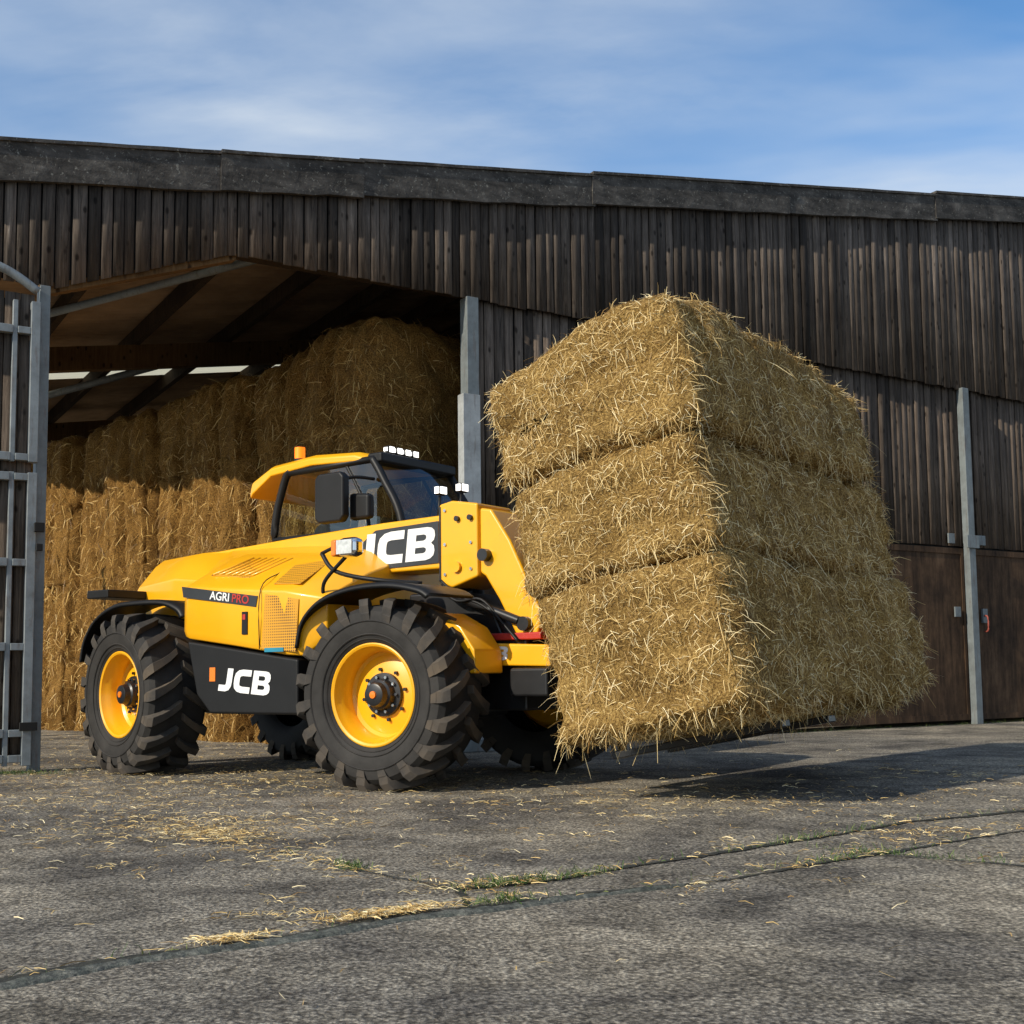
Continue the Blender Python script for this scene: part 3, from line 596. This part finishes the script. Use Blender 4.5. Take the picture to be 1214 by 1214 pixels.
brand('boom_lettering',-.89,1.612,-.3715,.245,1.34,R(-.8),white)
brand('skirt_lettering',-1.60,.675,-1.104,.175,1.30,R(4),white); box('skirt_badge',-1.70,-1.635,-1.105,-1.0985,.745,.85,orange,tel,0)
brand('frame_lettering',.34,.875,-.4635,.095,1.35,R(1.2),white)
text('pod_lettering_a','AGRI',.088,-1.68,1.372,-1.127,white,R(7.2),1.15); text('pod_lettering_b','PRO',.088,-1.43,1.340,-1.127,redm,R(7.2),1.15)
# cab
cr=-.02; clf=.94
def rr(u,z,th,inset=0): return [(u,cr-.03+inset,z-th),(u,cr-.03+inset,z-.02),(u,cr+.03+inset,z+.015),(u,(cr+clf)/2,z+.03),(u,clf-.03-inset,z+.015),(u,clf+.03-inset,z-.02),(u,clf+.03-inset,z-th)]
loft('cab_roof',[rr(-2.52,2.42,.07,.05),rr(-2.46,2.50,.12,.02),rr(-2.20,2.60,.09),rr(-1.7,2.635,.085),rr(-1.2,2.60,.075),rr(-1.06,2.56,.05,.02)],paint,tel,bevel=.02)
box('roof_front_cap',-1.08,-.92,cr,clf,2.50,2.585,blackp,tel,.02)
box('cab_floor',-2.2,-.68,cr,clf,1.0,1.2,blackp,tel,.02)
box('cab_rear_lower',-2.2,-2.1,cr,clf,1.2,1.98,blackp,tel,.02)
for vv in (cr,clf):
    tube('b_pillar',[(-2.16,vv,1.2),(-2.18,vv,2.0),(-2.06,vv,2.44),(-1.98,vv,2.54)],.035,blackp,tel,6)
    tube('a_pillar',[(-1.02,vv,2.54),(-.90,vv,2.36),(-.70,vv,1.98),(-.66,vv,1.3)],.033,blackp,tel,6)
    tube('top_rail',[(-2.02,vv,2.52),(-1.0,vv,2.53)],.03,blackp,tel,6,False)
    tube('waist_rail',[(-2.18,vv,1.95),(-.70,vv,1.95)],.025,blackp,tel,6,False)
    tube('mid_pillar',[(-1.32,vv,2.53),(-1.12,vv,2.2),(-1.05,vv,1.95)],.016,blackp,tel,6)
box('cab_side_lower',-2.15,-.68,cr,cr+.04,1.2,1.95,blackp,tel,.01); box('cab_door_lower',-2.15,-.68,clf-.04,clf,1.2,1.95,blackp,tel,.01)
box('dash',-.92,-.70,cr+.04,clf-.04,1.2,1.96,blackp,tel,.03)
def pane(name,pts): return mobj(name,pts,[tuple(range(len(pts)))],glass,tel)
pane('glass_right',[(-2.17,cr,1.97),(-.72,cr,1.97),(-.90,cr,2.34),(-1.03,cr,2.51),(-2.0,cr,2.51),(-2.08,cr,2.42)])
pane('glass_left',[(-2.17,clf,1.97),(-.72,clf,1.97),(-.90,clf,2.34),(-1.03,clf,2.51),(-2.0,clf,2.51),(-2.08,clf,2.42)])
V=[];Fc=[]
for (u,z) in ((-1.0,2.51),(-.88,2.34),(-.76,2.12),(-.69,1.93)): V+=[(u,cr+.02,z),(u+.07,(cr+clf)/2,z),(u,clf-.02,z)]
for i in range(3):
    for j in range(2): Fc.append((i*3+j,i*3+j+1,i*3+j+4,i*3+j+3))
mobj('windscreen',V,Fc,glass,tel,smooth=True)
pane('glass_rear',[(-2.19,cr,1.97),(-2.19,clf,1.97),(-2.0,clf,2.51),(-2.0,cr,2.51)])
seat=simple('seat_fabric',(.03,.03,.032),.9)
prism('seat',[(-1.95,1.3),(-2.0,2.05),(-1.90,2.12),(-1.80,2.05),(-1.78,1.62),(-1.35,1.60),(-1.33,1.3)],.25,.72,seat,tel,.04)
prism('headrest',[(-1.98,2.10),(-1.97,2.30),(-1.88,2.30),(-1.87,2.10)],.36,.62,seat,tel,.03)
cyl('steering_column',(-.95,.47,1.5),(-1.10,.47,1.98),.03,blackp,tel)
tube('steering_wheel',[(-1.12+.07*math.sin(a)*.6,.47+.19*math.cos(a),1.99+.17*math.sin(a)*.55) for a in [i*math.pi/6 for i in range(13)]],.015,blackp,tel)
tube('wiper',[(-.70,.30,1.98),(-.85,.55,2.30)],.008,blackp,tel,6,False)
for i in range(4):
    vv=.10+i*.10
    box('roof_lamp_body',-1.02,-.95,vv,vv+.07,2.59,2.655,blackp,tel,.01); box('roof_lamp',-.948,-.940,vv+.008,vv+.062,2.60,2.645,led,tel,0)
    box('roof_lamp_side',-1.0,-.96,vv-.005,vv-.001,2.61,2.64,led,tel,0)
cyl('beacon_base',(-1.95,.06,2.60),(-1.95,.06,2.65),.05,blackp,tel); cyl('beacon',(-1.95,.06,2.65),(-1.95,.06,2.75),.045,amber,tel)
tube('mirror_arm',[(-.98,cr-.02,2.36),(-1.05,cr-.2,2.36),(-1.10,cr-.34,2.30)],.014,blackp,tel)
prism('mirror_right',[(-1.28,2.02),(-1.28,2.34),(-1.24,2.38),(-1.0,2.38),(-.96,2.34),(-.96,2.02),(-1.0,1.98),(-1.24,1.98)],-.42,-.34,blackp,tel,.02)
prism('mirror_small',[(-1.02,2.0),(-1.02,2.22),(-.80,2.20),(-.80,2.0)],-.30,-.22,blackp,tel,.03)
tube('lamp_arm',[(-.58,-1.0,1.33),(-.55,-1.02,1.45),(-.36,-1.02,1.60),(-.28,-1.04,1.64)],.014,blackp,tel)
tube('lamp_arm_b',[(-.62,-.98,1.66),(-.46,-1.0,1.52),(-.10,-.98,1.44),(.18,-.8,1.41)],.016,blackp,tel)
tube('lamp_arm_c',[(-.62,-.98,1.66),(-.45,-.99,1.70),(-.34,-1.0,1.68)],.014,blackp,tel)
box('headlamp_body',-.37,-.18,-1.10,-.98,1.605,1.745,chrome,tel,.045); box('indicator',-.425,-.375,-1.09,-1.0,1.615,1.735,orange,tel,.015); box('headlamp_lens',-.35,-.20,-1.108,-1.1015,1.625,1.725,lens,tel,.002)
for (u,v_,z) in ((-.25,-.15,2.18),(-.12,-.05,2.20)):
    box('work_lamp',u,u+.05,v_,v_+.09,z-.035,z+.035,blackp,tel,.01); box('work_lamp_lens',u+.051,u+.056,v_+.01,v_+.08,z-.027,z+.027,led,tel,0); tube('lamp_stalk',[(u+.02,v_+.04,z-.04),(u,v_+.04,1.95)],.012,blackp,tel,6,False)
    box('work_lamp_rim',u+.004,u+.046,v_-.006,v_-.001,z-.025,z+.025,led,tel,0)
car=empty('carriage'); car.parent=tel; car.matrix_world=LM
boxes('carriage_frame',[(-.20,-.11,-.62,.62,.02,.14),(-.20,-.11,-.62,.62,.62,.74),(-.19,-.12,-.60,-.50,.14,.62),(-.19,-.12,.50,.60,.14,.62),(-.19,-.12,-.1,.1,.14,.62)],blacks,car,.01)
boxes('fork_tines',[(-.11,-.06,-.42,-.30,-.05,.74),(-.11,1.10,-.42,-.30,-.10,-.055),(-.11,-.06,.30,.42,-.05,.74),(-.11,1.10,.30,.42,-.10,-.055)],blacks,car,.006)
# ---------------------------------------------------------------- straw litter
def cluster(x,y,sx,sy,n,ang=0):
    a=rng.normal(size=(n,2))*[sx,sy]; c_,s_=math.cos(ang),math.sin(ang)
    return np.stack([x+a[:,0]*c_-a[:,1]*s_,y+a[:,0]*s_+a[:,1]*c_],1)
A_=[cluster(-1.7,6.3,.45,.30,900),cluster(-1.5,6.0,.2,.10,500,-.6),cluster(-1.3,5.7,.5,.2,300,-1),cluster(-2.6,7.6,.7,.5,700),cluster(-1.5,8.6,1.5,.6,900,-.6),cluster(1.2,7.2,.8,.6,800),cluster(-3,9.6,1.2,1.0,1800),cluster(-4,13,1.5,2.5,3500,.3),
 cluster(-.42,3.96,.12,.02,600,.6),cluster(-.05,4.5,.2,.05,200,.5),cluster(-.84,3.60,.06,.02,260,.55),cluster(3,9,2.5,1.5,700),cluster(0,6.5,2.5,2.2,700),cluster(1.9,5.6,.5,.05,120,.6),cluster(-.9,5.1,.3,.06,120,-.9),cluster(-.75,3.95,.12,.03,90,.1),cluster(1.9,5.75,.15,.04,120,.3)]
cp=np.array(crackpts); ii=rng.integers(0,len(cp),500); A_.append(cp[ii,:2]+rng.normal(0,.018,(500,2)))
for i in range(90):
    A_.append(cluster(rng.uniform(-3.5,4.5),rng.uniform(4.2,9.5),rng.uniform(.03,.12),rng.uniform(.02,.05),rng.integers(6,34),rng.uniform(0,3)))
Q=np.concatenate(A_); Pz=np.column_stack([Q,rng.uniform(.009,.018,len(Q))]); NN=np.tile([0,0,1.],(len(Q),1))
V,Fq,tn=strands(Pz,NN,.02,.07,.0009,.0019,.08)
V[:,2]=np.maximum(V[:,2],.0085); np_mesh('straw_litter',V,Fq,[strand],None,tn)
A_=[cluster(-.02,4.50,.10,.02,360,.5),cluster(-.66,4.9,.05,.02,160,-.9),cluster(1.35,5.0,.2,.02,130,.6),cluster(1.6,5.06,.22,.012,180,-.65),cluster(1.36,5.6,.3,.015,160,.7),cluster(-.05,4.15,.06,.02,160,.5),cluster(.25,4.66,.1,.02,160,.7),cluster(-4.2,10.0,.15,.1,350,0),cluster(-3.9,9.85,.2,.06,200,0)]
ii=rng.integers(0,len(cp),400); A_.append(cp[ii,:2]+rng.normal(0,.008,(400,2)))
for s_ in np.arange(4.6,20,.35):
    p=BM@Vector((s_,-.06,0)); A_.append(cluster(p.x,p.y,.15,.03,int(rng.integers(0,40)),R(31.7)))
Q=np.concatenate(A_); Pz=np.column_stack([Q,np.full(len(Q),.006)])
V,Fq,tn=strands(Pz,np.tile([0,0,1.],(len(Q),1)),.012,.05,.0008,.0018,1.2); V[:,2]=np.maximum(V[:,2],.0078); np_mesh('grass_tufts',V,Fq,[grassm],None,tn)
